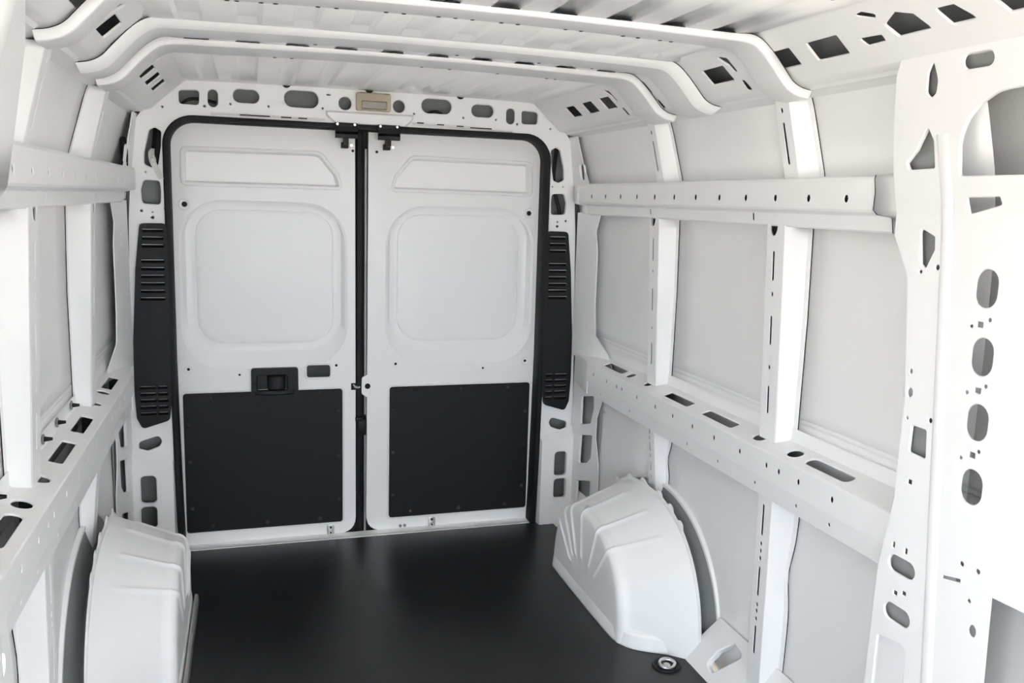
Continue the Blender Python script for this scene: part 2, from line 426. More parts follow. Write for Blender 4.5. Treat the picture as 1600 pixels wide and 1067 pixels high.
        hs = [rnd([(-2.253,1.803),(-2.264,1.765),(-2.258,1.741),(-2.246,1.733),(-2.234,1.744),(-2.239,1.781)], [0.004,0.03,0.012,0.012,0.012,0.03], 4),
              rnd([(-2.235,1.677),(-2.250,1.648),(-2.252,1.594),(-2.180,1.592),(-2.173,1.606),(-2.203,1.631)], 0.004, 3),
              rnd([(-2.336,1.535),(-2.413,1.537),(-2.419,1.522),(-2.343,1.503)], 0.004, 3),
              rr(-2.366,1.790,0.070,0.028,0.014),
              rnd([(-2.316,1.577),(-2.318,1.644),(-2.336,1.682),(-2.367,1.709),(-2.411,1.729),(-2.60,1.735),(-3.2,1.735),(-3.2,1.577)], [0.008,0.06,0.08,0.08,0.08,0.05,0.02,0.02], 6)]
        mb.plate(upp, hs, F, c=0.002, flange=0.008)
        fp = mb.build('front_pillar', WHITE, W)
        m6 = MB()
        m6.loft([[(s*(pillx(z)+0.022), y, z) for y in (ya, -2.300)] for ya, z in ((-2.20,0.585),(-2.225,0.85),(-2.226,1.106),(-2.196,1.368),(-2.144,1.452),(-2.137,1.59),(-2.144,1.70),(-2.154,1.81))], False)
        m6.loft([[(s*(pillx(z)+0.026), y, z) for y in (-2.300,-2.42)] for z in (1.755,1.815)], False)
        m6.build('pillar_shade_sheet', ECOAT_SHADE, fp)  # grey sheet added to darken the pillar holes
        # recessed blank panel inside the frame
        m3 = MB()
        m3.plate([(-2.44,1.47),(-2.47,0.89),(-2.97,0.89),(-2.97,1.47)], [], lambda a, b, d: (s*(0.886+d), a, b))
        m3.build('blank_panel', WHITE, fp)
        # pressed column beside the oval holes
        m4 = MB()
        loops = []
        for k in range(25):
            z = 0.05+(1.66-0.05)*k/24; yc = -2.287-(1.50-z)*0.084
            bul = 0.004*min(1, (1.66-z)/0.1+0.2)
            loops.append([(s*(pillx(z)-bul*math.sin(t)), yc+0.015*math.cos(t), z) for t in [math.pi*i/8 for i in range(9)]])
        m4.loft(loops, False)
        m4.build('pressed_bead', WHITE, fp)
        # edge closing towards the rear bay
        m5 = MB()
        m5.loft([[(s*x, y-d, z) for x, d in ((pillx(z), 0), (pillx(z)+0.03, -0.006), (skinx(z)-0.004, 0.0))] for y, z in outer+[(-2.133,1.59),(-2.140,1.70),(-2.150,1.786),(-2.165,1.81)]], False)
        m5.build('pillar_side', WHITE, fp)
    else:
        outer = [(-2.20,0.0),(-2.19,0.70),(-2.222,0.874),(-2.222,1.106),(-2.192,1.368),(-2.15,1.44),(-2.10,1.47),(-2.03,1.50)]
        mb.plate(outer+[(-2.46,1.50),(-2.46,0.0)], [rr(-2.27,0.73,0.078,0.038,0.019), rr(-2.27,0.618,0.078,0.038,0.019)], F, c=0.002)
        mb.plate([(-2.03,1.50),(-2.02,1.62),(-2.015,1.74),(-2.05,1.815),(-2.46,1.815),(-2.46,1.50)],
                 [rnd([(-2.145,1.652),(-2.162,1.63),(-2.175,1.60),(-2.150,1.597),(-2.140,1.615)], 0.003, 3)], F, c=0.002)
        fp = mb.build('front_pillar', WHITE, W)
        m5 = MB()
        m5.loft([[(s*x, y, z) for x in (pillx(z), (pillx(z)+skinx(z))/2, skinx(z))] for y, z in outer+[(-2.02,1.62),(-2.015,1.74),(-2.05,1.81)]], False)
        m5.build('pillar_side', WHITE, fp)
        m4 = MB(); loops = []
        for k in range(25):
            z = 0.0+1.85*k/24; x = pillx(z)
            bl = 0.005+0.050*max(0.0, min(1.0, (z-1.50)/0.25))
            loops.append([(s*(x-bl*math.sin(t)), -2.32+0.07*math.cos(t), z) for t in [math.pi*i/10 for i in range(11)]])
        m4.loft(loops, False); m4.build('door_flange', WHITE, fp)
    # ---- sill between floor and skin, ahead of the wheel arch
    mb = MB()
    def siF(a, b, d): return (s*(0.893+b*0.46+d*0.88), a, b*0.88-d*0.46)
    yb = -2.6 if right else -2.3
    mb.plate([(-1.33,0.0),(-1.36,0.10),(-1.40,0.19),(yb,0.19),(yb,0.0)], [rnd([(-1.515,0.155),(-1.465,0.10),(-1.448,0.045),(-1.485,0.03),(-1.578,0.145)], 0.014, 4)], siF, c=0.004, flange=0.02)
    mb.loft([[(s*0.893, y, 0.0), (s*0.892, y, -0.03)] for y in (-1.33, yb)], False)
    mb.build('sill', WHITE, W)
    mb = MB(); mb.box((s*0.85,0.08,-0.075),(s*1.02,-4.0 if right else -2.62,-0.06)); mb.build('underbody', ECOAT_SHADE, W, smooth=False)
    # rear sill behind the arch
    mb = MB()
    mb.plate([(-0.07,0),(-0.07,0.19),(-0.48,0.19),(-0.48,0)], [], siF)
    mb.build('sill', WHITE, W)
    # ---- corner panel between door pillar and first bay (three levels)
    mb = MB()
    def coF(x0, k):
        return lambda a, b, d: (s*(x0+(-a-0.07)*k+d), a, b)
    h = [rnd([(-0.150,0.628),(-0.265,0.655),(-0.270,0.60),(-0.245,0.525),(-0.150,0.498)], 0.010, 3),
         rnd([(-0.155,0.448),(-0.268,0.475),(-0.262,0.37),(-0.225,0.335),(-0.148,0.312)], 0.010, 3),
         rnd([(-0.140,0.225),(-0.268,0.262),(-0.268,0.12),(-0.140,0.10)], 0.008, 3)]
    mb.plate([(-0.07,0.0),(-0.35,0.0),(-0.335,0.36),(-0.30,0.47),(-0.30,0.56),(-0.335,0.64),(-0.335,0.69),(-0.07,0.69)], h, coF(0.952, 0.10), flange=0.01)
    h = [circ(-0.16,1.33,0.0035,8), circ(-0.16,1.295,0.0035,8), circ(-0.175,1.03,0.0035,8), circ(-0.175,0.995,0.0035,8)]
    mb.plate([(-0.07,0.81),(-0.42,0.81),(-0.38,0.86),(-0.27,0.93),(-0.255,1.05),(-0.255,1.30),(-0.235,1.38),(-0.27,1.46),(-0.07,1.46)], h, coF(0.935, 0.14), c=0.001)
    mb.plate([(-0.06,0.685),(-0.33,0.685),(-0.33,0.822),(-0.06,0.822)], [], lambda a, b, d: (s*(0.955-(-a-0.06)*0.168+d), a, b))
    mb.loft([[(s*0.955,-0.06,0.822),(s*0.91,-0.33,0.822)],[(s*1.0,-0.06,0.85),(s*0.995,-0.33,0.8466)]], False)
    cp = mb.build('corner_panel', WHITE, W)
    cl = MB(); cl.box((s*0.986,-0.06,0.02),(s*0.989,-0.32,0.68)); cl.build('corner_shade_sheet', ECOAT_SHADE, cp, smooth=False)  # grey sheet added behind the corner holes as their shade
    mb = MB()
    h = [rnd([(-0.128,1.672),(-0.176,1.665),(-0.180,1.60),(-0.135,1.605)], 0.012, 3)]
    mb.plate([(-0.04,1.575),(-0.225,1.575),(-0.185,1.65),(-0.15,1.74),(-0.135,1.79),(-0.04,1.79)], h, lambda a, b, d: (s*(0.915-(b-1.575)*0.12+d+(-a-0.07)*0.05), a, b))
    mb.build('corner_panel', WHITE, W)
    return W

wall_r = side(1)
wall_l = side(-1)

# ------------------------------------------------------------------ ceiling
CE = empty('ceiling')
tag(CE, 'white ribbed metal van roof with arched cross bows', 'ceiling', kind='structure')
def roofz(x): return 1.922-0.012*x*x
def roofcor(x):
    k = (x/0.1365)-0.5; f = abs(k-round(k))*0.1365
    r = 0.010
    if f < 0.024: return r
    if f < 0.034: return r*(0.034-f)/0.010
    return 0
xs = []
for k in range(-6, 6):
    c = (k+0.5)*0.1365
    xs += [c-0.034, c-0.024, c+0.024, c+0.034]
xs = [-0.735]+[x for x in xs if abs(x) < 0.70]+[0.735]
bays = [(0.0,-0.93),(-0.93,-1.26),(-1.26,-1.745),(-1.745,-2.25),(-2.25,-5.3)]
for ya, yb in bays:
    mb = MB()
    ys = [ya, yb]
    sect = []
    if ya == 0.0:
        # the ribs run out flat before the header
        sect.append([(x, 0.0, roofz(x)+0.012) for x in xs])
        sect.append([(x, -0.16, roofz(x)+0.006) for x in xs])
        sect.append([(x, -0.22, roofz(x)+roofcor(x)) for x in xs])
    elif ya == -1.26:
        sect += [[(x, y, roofz(x)+roofcor(x)*f) for x in xs] for y, f in ((-1.26,0.0),(-1.385,0.0),(-1.42,1.0))]
    else:
        sect.append([(x, ya, roofz(x)+roofcor(x)) for x in xs])
    sect.append([(x, yb, roofz(x)+roofcor(x)) for x in xs])
    mb.loft(sect, False)
    mb.build('roof_panel', GLOSSW, CE, angle=12, solid=0.0012)

mb = MB()
mb.loft([[(x, y, z) for x, z in ((-0.80,1.965),(-0.70,1.975),(0,1.995),(0.70,1.975),(0.80,1.965))] for y in (0.10, -5.3)], False)
mb.build('roof_shell', WHITE, CE, solid=0.002)
BOW = [(0.872,1.778),(0.838,1.783),(0.806,1.799),(0.780,1.828),(0.745,1.866),(0.718,1.889),(0.696,1.899),(0.66,1.902),(0.50,1.906),(0.25,1.911),(0.0,1.913)]
def make_bow(yn, yf, flange_near, dots, half=BOW, closed=False):
    path = [(x, z) for x, z in half]+[(-x, z) for x, z in reversed(half[:-1])]
    P = smooth_path([(x, z, 0) for x, z in path], 2)
    P = [(p[0], p[1]) for p in P]
    mb = MB(); loops = []
    for i, (x, z) in enumerate(P):
        a = P[max(i-1, 0)]; b = P[min(i+1, len(P)-1)]
        tx, tz = b[0]-a[0], b[1]-a[1]; l = math.hypot(tx, tz); nx, nz = -tz/l, tx/l
        if nz < 0 or (abs(nz) < 1e-6 and nx*x < 0): nx, nz = -nx, -nz
        e = max(0.0, min(1.0, (0.70-abs(x))/0.05))
        up = 0.020*(1-e)+(roofz(x)+(0.001 if closed else 0)+0.0005-z)*e
        wf = 0.014+0.010*(1-e)
        def at(y, h): return (x+nx*h, y, z+nz*h)
        loops.append([at(yn-flange_near, up), at(yn-0.0015, 0.0015), at(yn+0.0015, 0.0), at(yf-0.012, 0.0), at(yf-0.006, 0.002), at(yf+wf, up)])
    mb.loft(loops, False)
    b = mb.build('roof_bow', WHITE, CE, angle=25, solid=0.0015)
    sl = MB(); sl.tube([l[0] for l in loops], 0.0012, 5); sl.build('gap_shade_line', RUBBER, b)  # dark tube for the shadow line along the bow edge
    # dark bolt holes along the far lower edge
    for x in dots:
        z = lerp([(p[0], p[1]) for p in reversed(BOW)], abs(x))
        dm = MB(); dm.disc((x, yf-0.014, z+0.0005), (0, 0, -1), 0.006, 0.002, 8)
        dm.build('plug', RUBBER, b)
    return b
make_bow(-1.795, -1.685, 0.010, [-0.52,-0.50,-0.45,-0.42,-0.33,-0.29,-0.18,-0.14,-0.06,-0.02,0.02,0.09,0.13,0.25,0.29,0.40,0.44,0.50,0.53])
make_bow(-1.325, -1.19, 0.045, [-0.3,0.1,0.35,0.52], closed=True)
make_bow(-1.075, -0.915, 0.012, [-0.4,-0.35,0.05,0.14,0.30,0.47,0.50])
make_bow(-2.36, -2.22, 0.012, [0.60,0.56,0.50,0.1,-0.2,-0.5], [(0.72,1.918),(0.70,1.915),(0.66,1.908)]+BOW[8:])

# ------------------------------------------------------------------ unseen cab behind the camera, openings shaped for the light: windscreen, open cab doors, open sliding side door on the left
YF = -5.3
CABZ = {1: 0.05, -1: 0.95}                               # chosen for light balance: cab door open right, window only left
mb = MB()
mb.plate([(-1.02,-0.08),(1.02,-0.08),(1.02,1.5),(0.82,2.0),(-0.82,2.0),(-1.02,1.5)], [rnd([(-0.88,0.75),(0.88,0.75),(0.82,1.80),(-0.82,1.80)], 0.08, 4)], lambda a, b, d: (a, YF-d, b))
tag(mb.build('wall_front_unseen', WHITE), 'unseen white cab end of the van, added to limit front light, with the windscreen opening', 'wall', kind='structure')
for s_, W_ in ((1, wall_r), (-1, wall_l)):
    mb = MB(); ho = [rnd([(-4.25,CABZ[s_]),(-5.15,CABZ[s_]),(-5.05,1.70),(-4.25,1.70)], 0.08, 4)]
    if s_ < 0: ho.append(rnd([(SD0,0.0),(SD1,0.0),(SD1,1.74),(SD0,1.74)], 0.08, 4))
    mb.plate([(-4.0 if s_ > 0 else -2.40,-0.08),(YF,-0.08),(YF,1.50),(-4.0 if s_ > 0 else -2.40,1.50)], [[(a, min(b, 1.48)) for a, b in h] for h in ho], lambda a, b, d: (s_*(0.965+d), a, b), c=0.001)
    mb.plate([(-4.0 if s_ > 0 else -2.40,1.50),(YF,1.50),(YF,2.0),(-4.0 if s_ > 0 else -2.40,2.0)], [], lambda a, b, d: (s_*(0.965-(b-1.5)*0.33+d), a, b), c=0.001)
    mb.build('cab_side_unseen', WHITE, W_)  # unseen cab side, openings cut to balance the light

# ------------------------------------------------------------------ rear frame
WB = empty('wall_back')
tag(WB, 'white rear door frame with punched header and pillars', 'wall', kind='structure')
outer = [(-0.972,-0.03),(-0.966,0.36),(-0.950,0.79),(-0.932,1.38),(-0.905,1.75),(-0.835,1.862),(-0.758,1.922),(-0.35,1.937),(0,1.942)]
outer = outer+[(-x, z) for x, z in reversed(outer[:-1])]
opening = rnd([(0.792,0.002),(0.796,0.8),(0.792,1.787),(-0.792,1.787),(-0.796,0.8),(-0.792,0.002)], [0.01,0.3,0.11,0.11,0.3,0.01], 8)
holes = []
for s in (-1, 1):
    hs = [rnd([(0.737,1.887),(0.660,1.891),(0.662,1.834),(0.735,1.836)], 0.014, 4), rr(0.610,1.863,0.038,0.066,0.019),
          rr(0.485,1.879,0.10,0.052,0.026)]
    if s < 0: hs.append(rr(0.272,1.881,0.134,0.066,0.031))
    else: hs.append(rr(0.284,1.886,0.130,0.060,0.030))
    hs += [circ(0.642,1.832,0.005,8), circ(0.545,1.845,0.004,8), circ(0.40,1.845,0.004,8), circ(0.188,1.85,0.004,8), circ(0.795,1.82,0.004,8),
           rnd([(0.803,1.728),(0.826,1.742),(0.846,1.730),(0.866,1.647),(0.868,1.60),(0.842,1.588),(0.818,1.597),(0.806,1.67)], 0.012, 4),
           rnd([(0.815,1.538),(0.872,1.540),(0.884,1.50),(0.880,1.448),(0.814,1.446),(0.811,1.50)], 0.014, 4),
           circ(0.80,1.43,0.004,8), circ(0.885,1.42,0.005,8), circ(0.845,1.395,0.006,8), circ(0.845,1.415,0.003,8), circ(0.815,1.57,0.003,8), circ(0.865,1.57,0.003,8),
           rr(0.897,0.245,0.072,0.27,0.01), rnd([(0.852,0.510),(0.930,0.486),(0.928,0.452),(0.905,0.444),(0.852,0.464),(0.840,0.486)], 0.018, 4)]
    holes += [[(s*a, b) for a, b in h] for h in hs]
holes += [circ(-0.098,1.875,0.0265,20), circ(0.124,1.876,0.0255,20), rr(-0.165,1.905,0.014,0.005,0.002,2)]
mb = MB()
F = lambda a, b, d: (a, -0.055+d, b)
mb.plate(outer, [opening]+holes, F, c=0.003, flange=0.014)
# opening return towards the doors
mb.loft([[(p[0], -0.045, p[1]) for p in opening], [(p[0]*0.995, 0.012, p[1]) for p in opening]])
frame = mb.build('door_frame', WHITE, WB, angle=40)
# lower pillar boxes standing proud of the frame
for s in (-1, 1):
    mb = MB()
    hs = [rr(0.895,0.292,0.060,0.118,0.018), rr(0.897,0.172,0.062,0.095,0.018)]
    hs = [[(s*a, b) for a, b in h] for h in hs]
    mb.plate([(s*a, b) for a, b in [(0.80,0.0),(0.80,0.405),(0.962,0.43),(0.968,0.0)]], hs, lambda a, b, d: (a, -0.088+d, b), c=0.004, flange=0.02)
    mb.loft([[(s*0.80,-0.088,0.405),(s*0.962,-0.088,0.43)], [(s*0.80,-0.056,0.42),(s*0.958,-0.056,0.47)]], False)
    mb.loft([[(s*0.80,-0.088,0.0),(s*0.80,-0.088,0.405)], [(s*0.792,-0.04,0.0),(s*0.792,-0.04,0.42)]], False)
    mb.loft([[(s*0.80,-0.088,0.0),(s*0.792,-0.1,0.0)], [(s*0.80,-0.088,-0.04),(s*0.792,-0.1,-0.04)]], False)
    mb.build('pillar_box', WHITE, WB)
# raised centre of the header
mb = MB()
cen = rnd([(-0.175,1.822),(-0.140,1.790),(0.150,1.790),(0.182,1.818),(0.188,1.845),(-0.180,1.845)], 0.015, 3)
cen2 = offset(cen, -0.008)
mb.loft([[(a, -0.055, b) for a, b in cen], [(a, -0.066, b) for a, b in cen2]], True, False, True)
mb.build('header_bulge', WHITE, WB)
# folded seam under the header with dark slots
mb = MB()
mb.loft([[(-0.62,-0.056,1.812),(-0.62,-0.062,1.806),(-0.62,-0.056,1.800)], [(-0.18,-0.056,1.812),(-0.18,-0.062,1.806),(-0.18,-0.056,1.800)]], False)
mb.loft([[(0.18,-0.056,1.815),(0.18,-0.062,1.809),(0.18,-0.056,1.803)], [(0.62,-0.056,1.806),(0.62,-0.062,1.800),(0.62,-0.056,1.794)]], False)
mb.build('header_seam', WHITE, WB)
for a, b, z in ((-0.51,-0.395,1.8055),(-0.352,-0.312,1.8055),(-0.285,-0.25,1.8055),(0.20,0.228,1.8135),(0.285,0.315,1.811),(0.37,0.40,1.809),(0.43,0.525,1.8055)):
    mb = MB(); mb.box((a,-0.0635,z-0.0022),(b,-0.060,z+0.0022)); mb.build('seam_slot', RUBBER, WB, smooth=False)
# header top folded lip, closing sheets at the back
mb = MB()
mb.loft([[(x,-0.055,z) for x, z in ((-0.758,1.922),(-0.35,1.937),(0,1.942),(0.35,1.937),(0.758,1.922))],
         [(x,-0.062,z+0.006) for x, z in ((-0.758,1.922),(-0.35,1.937),(0,1.942),(0.35,1.937),(0.758,1.922))],
         [(x,-0.03,z+0.012) for x, z in ((-0.758,1.922),(-0.35,1.937),(0,1.942),(0.35,1.937),(0.758,1.922))]], False)
mb.build('header_lip', WHITE, WB)
for x in (-0.33, 0.0, 0.385):
    mb = MB(); mb.disc((x,-0.058,1.9385), (0,-1,0), 0.018, 0.002, 14); mb.build('drain_slot', RUBBER, WB).scale = (1,1,1)
mb = MB()
back = [(-1.02,-0.08),(-1.02,1.5),(-0.96,1.76),(-0.82,1.99),(0.82,1.99),(0.96,1.76),(1.02,1.5),(1.02,-0.08)]
mb.plate(back, [], lambda a, b, d: (a, 0.085+d, b))
mb.build('rear_skin', WHITE, WB)
mb = MB()
mb.plate(back, [opening], lambda a, b, d: (a, 0.055+d, b), flange=0.003)
mb.build('frame_lining', ECOAT_SHADE, WB)
mb = MB()
hx = [(-0.76,1.80),(-0.4,1.805),(0,1.805),(0.4,1.805),(0.76,1.80)]
mb.loft([[(x,-0.035,1.925) for x, z in hx], [(x,-0.01,1.915) for x, z in hx], [(x,0.02,1.88) for x, z in hx], [(x,0.045,1.84) for x, z in hx], [(x,0.048,z) for x, z in hx]], False)
mb.build('header_tilt_sheet', ECOAT_SHADE, WB, angle=60)  # tilted sheet added so the header holes show a light gradient
mb = MB(); mb.box((-0.90,-0.04,-0.05),(0.90,0.085,-0.006)); mb.build('door_sill', RUBBER, WB)

# door seal
def sweep(path, prof, mb, closed=False):
    # path in XZ plane list of (x,z); prof list of (outward, y)
    loops = []
    n = len(path)
    for i in range(n):
        a = path[max(i-1, 0)]; b = path[min(i+1, n-1)]
        tx, tz = b[0]-a[0], b[1]-a[1]; l = math.hypot(tx, tz) or 1
        nx, nz = tz/l, -tx/l
        loops.append([(path[i][0]+nx*o, y, path[i][1]+nz*o) for o, y in prof])
    mb.loft(loops, True, True, True)
arc = []
R_ = 0.105
for k in range(11):
    t = math.pi*0.5*k/10
    arc.append((0.788-R_+R_*math.cos(t), 1.782-R_+R_*math.sin(t)))
path = [(0.776,-0.02),(0.783,0.3),(0.789,0.8),(0.788,1.4)]+arc
path = path+[(-x, z) for x, z in reversed(path)]
mb = MB()
sweep(path, [(0.012,-0.052),(0.012,-0.064),(0.004,-0.070),(-0.008,-0.068),(-0.013,-0.058),(-0.014,-0.03),(-0.012,0.02),(0.0,0.025),(0.006,-0.04)], mb)
tag(mb.build('door_seal', RUBBER, angle=50), 'black rubber weather seal running around the rear door opening', 'seal')

# ------------------------------------------------------------------ rear doors
YD0 = 0.012
def door(s, name):
    D = empty(name)
    tag(D, 'white rear van door with black board, ' + ('black pull handle and small dark cover' if s < 0 else 'no handle, round black plug at its edge'), 'door', kind='structure')
    xi = 0.045 if s < 0 else 0.004          # inner edge distance from the centre line on that side
    F = lambda a, b, d: (s*a, YD0+d, b)
    e = 0.045 if s < 0 else 0.002
    out = rnd([(e,0.0),(0.787,0.0),(0.79,0.9),(0.787,1.80),(e+0.005,1.80)], [0.075,0.02,0.2,0.11,0.01], 6)
    win0 = rr(0.420,1.118,0.672,0.700,0.175,10)
    win1 = rr(0.420,1.150,0.605,0.612,0.135,10)
    rec0 = rnd([(0.095,1.524),(0.118,1.595),(0.190,1.684),(0.742,1.680),(0.746,1.522)], [0.03,0.05,0.05,0.028,0.028], 5)
    rec1 = offset(rec0, -0.014); rec2 = offset(rec0, -0.020)
    sm = [circ(0.731,1.449,0.011,12), circ(0.735,0.770,0.006,10), circ(0.533,0.741,0.005,8), circ(0.130,0.771,0.006,8)]
    mb = MB()
    mb.plate(out, [win0, rec0]+sm, F, c=0.0015, flange=0.0016, th=0.035)
    # sloping frame of the blanked window
    w1 = [win0, offset(win0, -0.006)]
    mb.loft([[F(a, b, d) for a, b in l] for l, d in ((win0, 0.0015), (offset(win0, -0.008), 0.005), (offset(win1, 0.012), 0.034), (win1, 0.0375), (offset(win1, -0.012), 0.038))])
    # raised bead and walls of the upper recess
    mb.loft([[F(a, b, d) for a, b in l] for l, d in ((rec0, 0.0015), (offset(rec0, -0.005), -0.003), (offset(rec0, -0.011), -0.003), (offset(rec0, -0.015), 0.0), (offset(rec0, -0.021), 0.042))])
    mb.build('inner_panel', WHITE, D)
    # window blank with pressed groove
    m2 = MB()
    g0 = rr(0.4175,1.150,0.552,0.556,0.105,10)
    m2.loft([[F(a, b, d) for a, b in l] for l, d in ((offset(win1, -0.010), 0.038), (offset(g0, 0.004), 0.038), (offset(g0, 0.0015), 0.042), (g0, 0.038), (offset(g0, -0.006), 0.0365), (offset(g0, -0.02), 0.036))], True, False, True)
    m2.build('window_blank', WHITE, D)
    m3 = MB()
    m3.plate(offset(rec0, -0.012), [], lambda a, b, d: (s*a, YD0+0.043+d, b)); m3.build('recess_panel', WHITE, D)
    # black lower board with bolts
    m4 = MB()
    tb = rr(0.432,0.362,0.656,0.610,0.012,4)
    m4.loft([[F(a, b, d) for a, b in l] for l, d in ((tb, 0.001), (tb, -0.005), (offset(tb, -0.002), -0.007))], True, True, True)
    board = m4.build('trim_board', TRIM, D)
    for a, b in ((0.203,0.649),(0.429,0.650),(0.653,0.649),(0.121,0.566),(0.121,0.364),(0.121,0.163),(0.204,0.080),(0.429,0.081),(0.654,0.082),(0.742,0.530),(0.739,0.370),(0.737,0.167)):
        if s < 0 and abs(a-0.429) < 0.01 and b > 0.6: continue
        m5 = MB(); m5.disc((s*a, YD0-0.006, b), (0,-1,0), 0.0085, 0.003, 10, 0.003); m5.build('screw', SCREW, board)
    # pressed border round the board
    m6 = MB(); tb2 = offset(tb, 0.012); tb3 = offset(tb, 0.006)
    m6.loft([[F(a, b, d) for a, b in l] for l, d in ((offset(tb, 0.010), 0.0), (offset(tb, 0.008), -0.003), (offset(tb, 0.005), -0.003), (offset(tb, 0.003), 0.0))])
    m6.build('board_border', WHITE, D)
    # small bumps with plug behind the holes
    m7 = MB()
    m7.disc(F(0.731,1.449,0.004), (0,1,0), 0.0125, 0.002, 12); m7.build('plug', RUBBER, D)
    for a, b in ((0.735,0.770),(0.533,0.741),(0.130,0.771)):
        m7 = MB(); m7.disc(F(a, b, 0.003), (0,1,0), 0.007, 0.002, 10); m7.build('plug', RUBBER, D)
        if a > 0.6:
            m8 = MB(); m8.loft([[F(x, z, d) for x, z in circ(a, b, r, 16)] for r, d in ((0.020,0.0),(0.018,-0.003),(0.015,-0.002),(0.014,0.0))]); m8.build('dimple', WHITE, D)
    m8 = MB()
    m8.loft([[F(x, z, d) for x, z in circ(0.731, 1.449, r, 18)] for r, d in ((0.024,0.0),(0.021,-0.004),(0.016,-0.003),(0.0125,0.0))]); m8.build('dimple', WHITE, D)
    # bottom striker plate with two bolts
    xb = -0.157 if s < 0 else 0.304
    m9 = MB()
    l = rnd([(xb-0.016,-0.004),(xb+0.016,-0.004),(xb+0.016,0.046),(xb-0.016,0.046)], [0.001,0.001,0.014,0.014], 5)
    m9.loft([[(a, YD0-d, b) for a, b in q_] for q_, d in ((l, 0.0), (l, 0.005), (offset(l, -0.002), 0.006))], True, True, True)
    st = m9.build('striker_plate', ALU, D)
    for z in (0.034, 0.010):
        mm = MB(); mm.disc((xb, YD0-0.006, z), (0,-1,0), 0.009, 0.004, 12); b_ = mm.build('bolt', STEEL, st)
        mm = MB(); mm.disc((xb, YD0-0.0098, z), (0,-1,0), 0.0045, 0.0012, 10); mm.build('bolt_socket', RUBBER, st)
    if s > 0:
        for xx in (0.158, 0.178):
            mm = MB(); mm.disc((xx, YD0, 0.012), (0,-1,0), 0.0075, 0.005, 12); mm.build('rubber_stop', GREYP, D)
    return D
D1 = door(-1, 'door_1'); D2 = door(1, 'door_2')

# handle of the left door
hb = MB()
ol = rnd([(-0.487,0.650),(-0.44,0.644),(-0.34,0.644),(-0.292,0.650),(-0.293,0.769),(-0.486,0.769)], [0.008,0.03,0.03,0.008,0.012,0.012], 4)
cup = rr(-0.400,0.706,0.124,0.064,0.008)
FH = lambda a, b, d: (a, YD0-0.018+d, b)
hb.plate(ol, [cup], FH, th=0.02, c=0.003, flange=0.016)
hb.loft([[FH(a, b, 0.016) for a, b in cup]]*2, True, False, True)
H = hb.build('handle', BLACK, D1)
lv = MB()
lo = []
for k in range(13):
    t = math.pi*k/12
    lo.append([(-0.383-0.036*math.cos(t), YD0-0.006-0.020*math.sin(t), z) for z in (0.676, 0.682, 0.730, 0.736)])
lv.loft(lo, False); lv.build('lever', BLACK, H, solid=0.003)
lp = MB()
lo = []
for k in range(13):
    t = math.pi*k/12
    lo.append([(-0.390-0.085*math.cos(t), YD0-0.016-(0.016*math.sin(t)), 0.672), (-0.390-0.083*math.cos(t), YD0-0.016-(0.020*math.sin(t)), 0.660), (-0.390-0.08*math.cos(t), YD0-0.008, 0.646)])
lp.loft(lo, False); lp.build('lower_lip', BLACK, H)
for x in (-0.474, -0.306):
    q_ = MB(); q_.disc((x, YD0-0.017, 0.705), (0,-1,0), 0.006, 0.002, 10); q_.build('screw', RUBBER, H)
cv = MB(); cl = rr(-0.206,0.748,0.098,0.052,0.010)
cv.loft([[(a, YD0-d, b) for a, b in l] for l, d in ((cl, 0.0), (cl, 0.003), (offset(cl, -0.002), 0.004))], True, True, True)
cv.build('access_cover', mat('dark_grey_cover', (0.035,0.035,0.036), 0.6), D1)
cvb = MB(); cvb.loft([[(a, YD0-d, b) for a, b in l] for l, d in ((offset(cl, 0.010), 0.0), (offset(cl, 0.008), 0.003), (offset(cl, 0.003), 0.003), (offset(cl, 0.001), 0.0))])
cvb.build('cover_rim', WHITE, D1)
# catch at the meeting edge
kb = MB(); kb.box((-0.066,YD0-0.004,0.660),(-0.040,YD0+0.002,0.690)); K = kb.build('latch_pocket', RUBBER, D1, smooth=False)
kb = MB(); kb.tube([(-0.056,YD0-0.004,0.683),(-0.050,YD0-0.012,0.676),(-0.038,YD0-0.012,0.672),(-0.030,YD0-0.004,0.672)], 0.005, 8); kb.build('latch_bolt', STEEL, K)
kb = MB(); kb.disc((0.006,YD0,0.674),(0,-1,0),0.0125,0.003,16); kb.build('edge_plug', RUBBER, D2)
kb = MB(); kt = rnd([(-0.020,0.640),(0.018,0.612),(0.018,0.735),(-0.020,0.712)], 0.01, 4)
kb.loft([[(a, YD0-d, b) for a, b in l] for l, d in ((kt, -0.02), (kt, 0.0), (offset(kt, -0.002), 0.0015))], True, True, True); kb.build('catch_tab', WHITE, D2)
# rubber seal and lock body in the gap between the doors
gs = MB(); gs.box((-0.042,YD0+0.004,-0.01),(-0.016,YD0+0.03,1.785), 0.006); gs.build('centre_seal', RUBBER, D1)
gs = MB(); gs.box((-0.06,YD0+0.034,-0.01),(0.02,YD0+0.044,1.79)); gs.build('gap_backing', RUBBER, D1, smooth=False)
gs = MB(); gs.box((-0.048,YD0-0.012,0.517),(-0.014,YD0+0.02,0.536),0.003); gs.box((-0.036,YD0-0.006,0.458),(0.0,YD0+0.02,0.524),0.003); gs.build('lock_body', BLACK, D2)
gs = MB(); gs.tube([(-0.004,YD0+0.006,z) for z in (0.0,0.45)], 0.005, 8); gs.tube([(-0.004,YD0+0.006,z) for z in (0.545,1.70)], 0.005, 8); gs.build('edge_flange', ALU, D2)
# rounded feet of the doors show black between them
gs = MB(); gs.box((-0.13,YD0+0.02,-0.01),(0.09,YD0+0.034,0.085)); gs.build('foot_backing', RUBBER, D1, smooth=False)

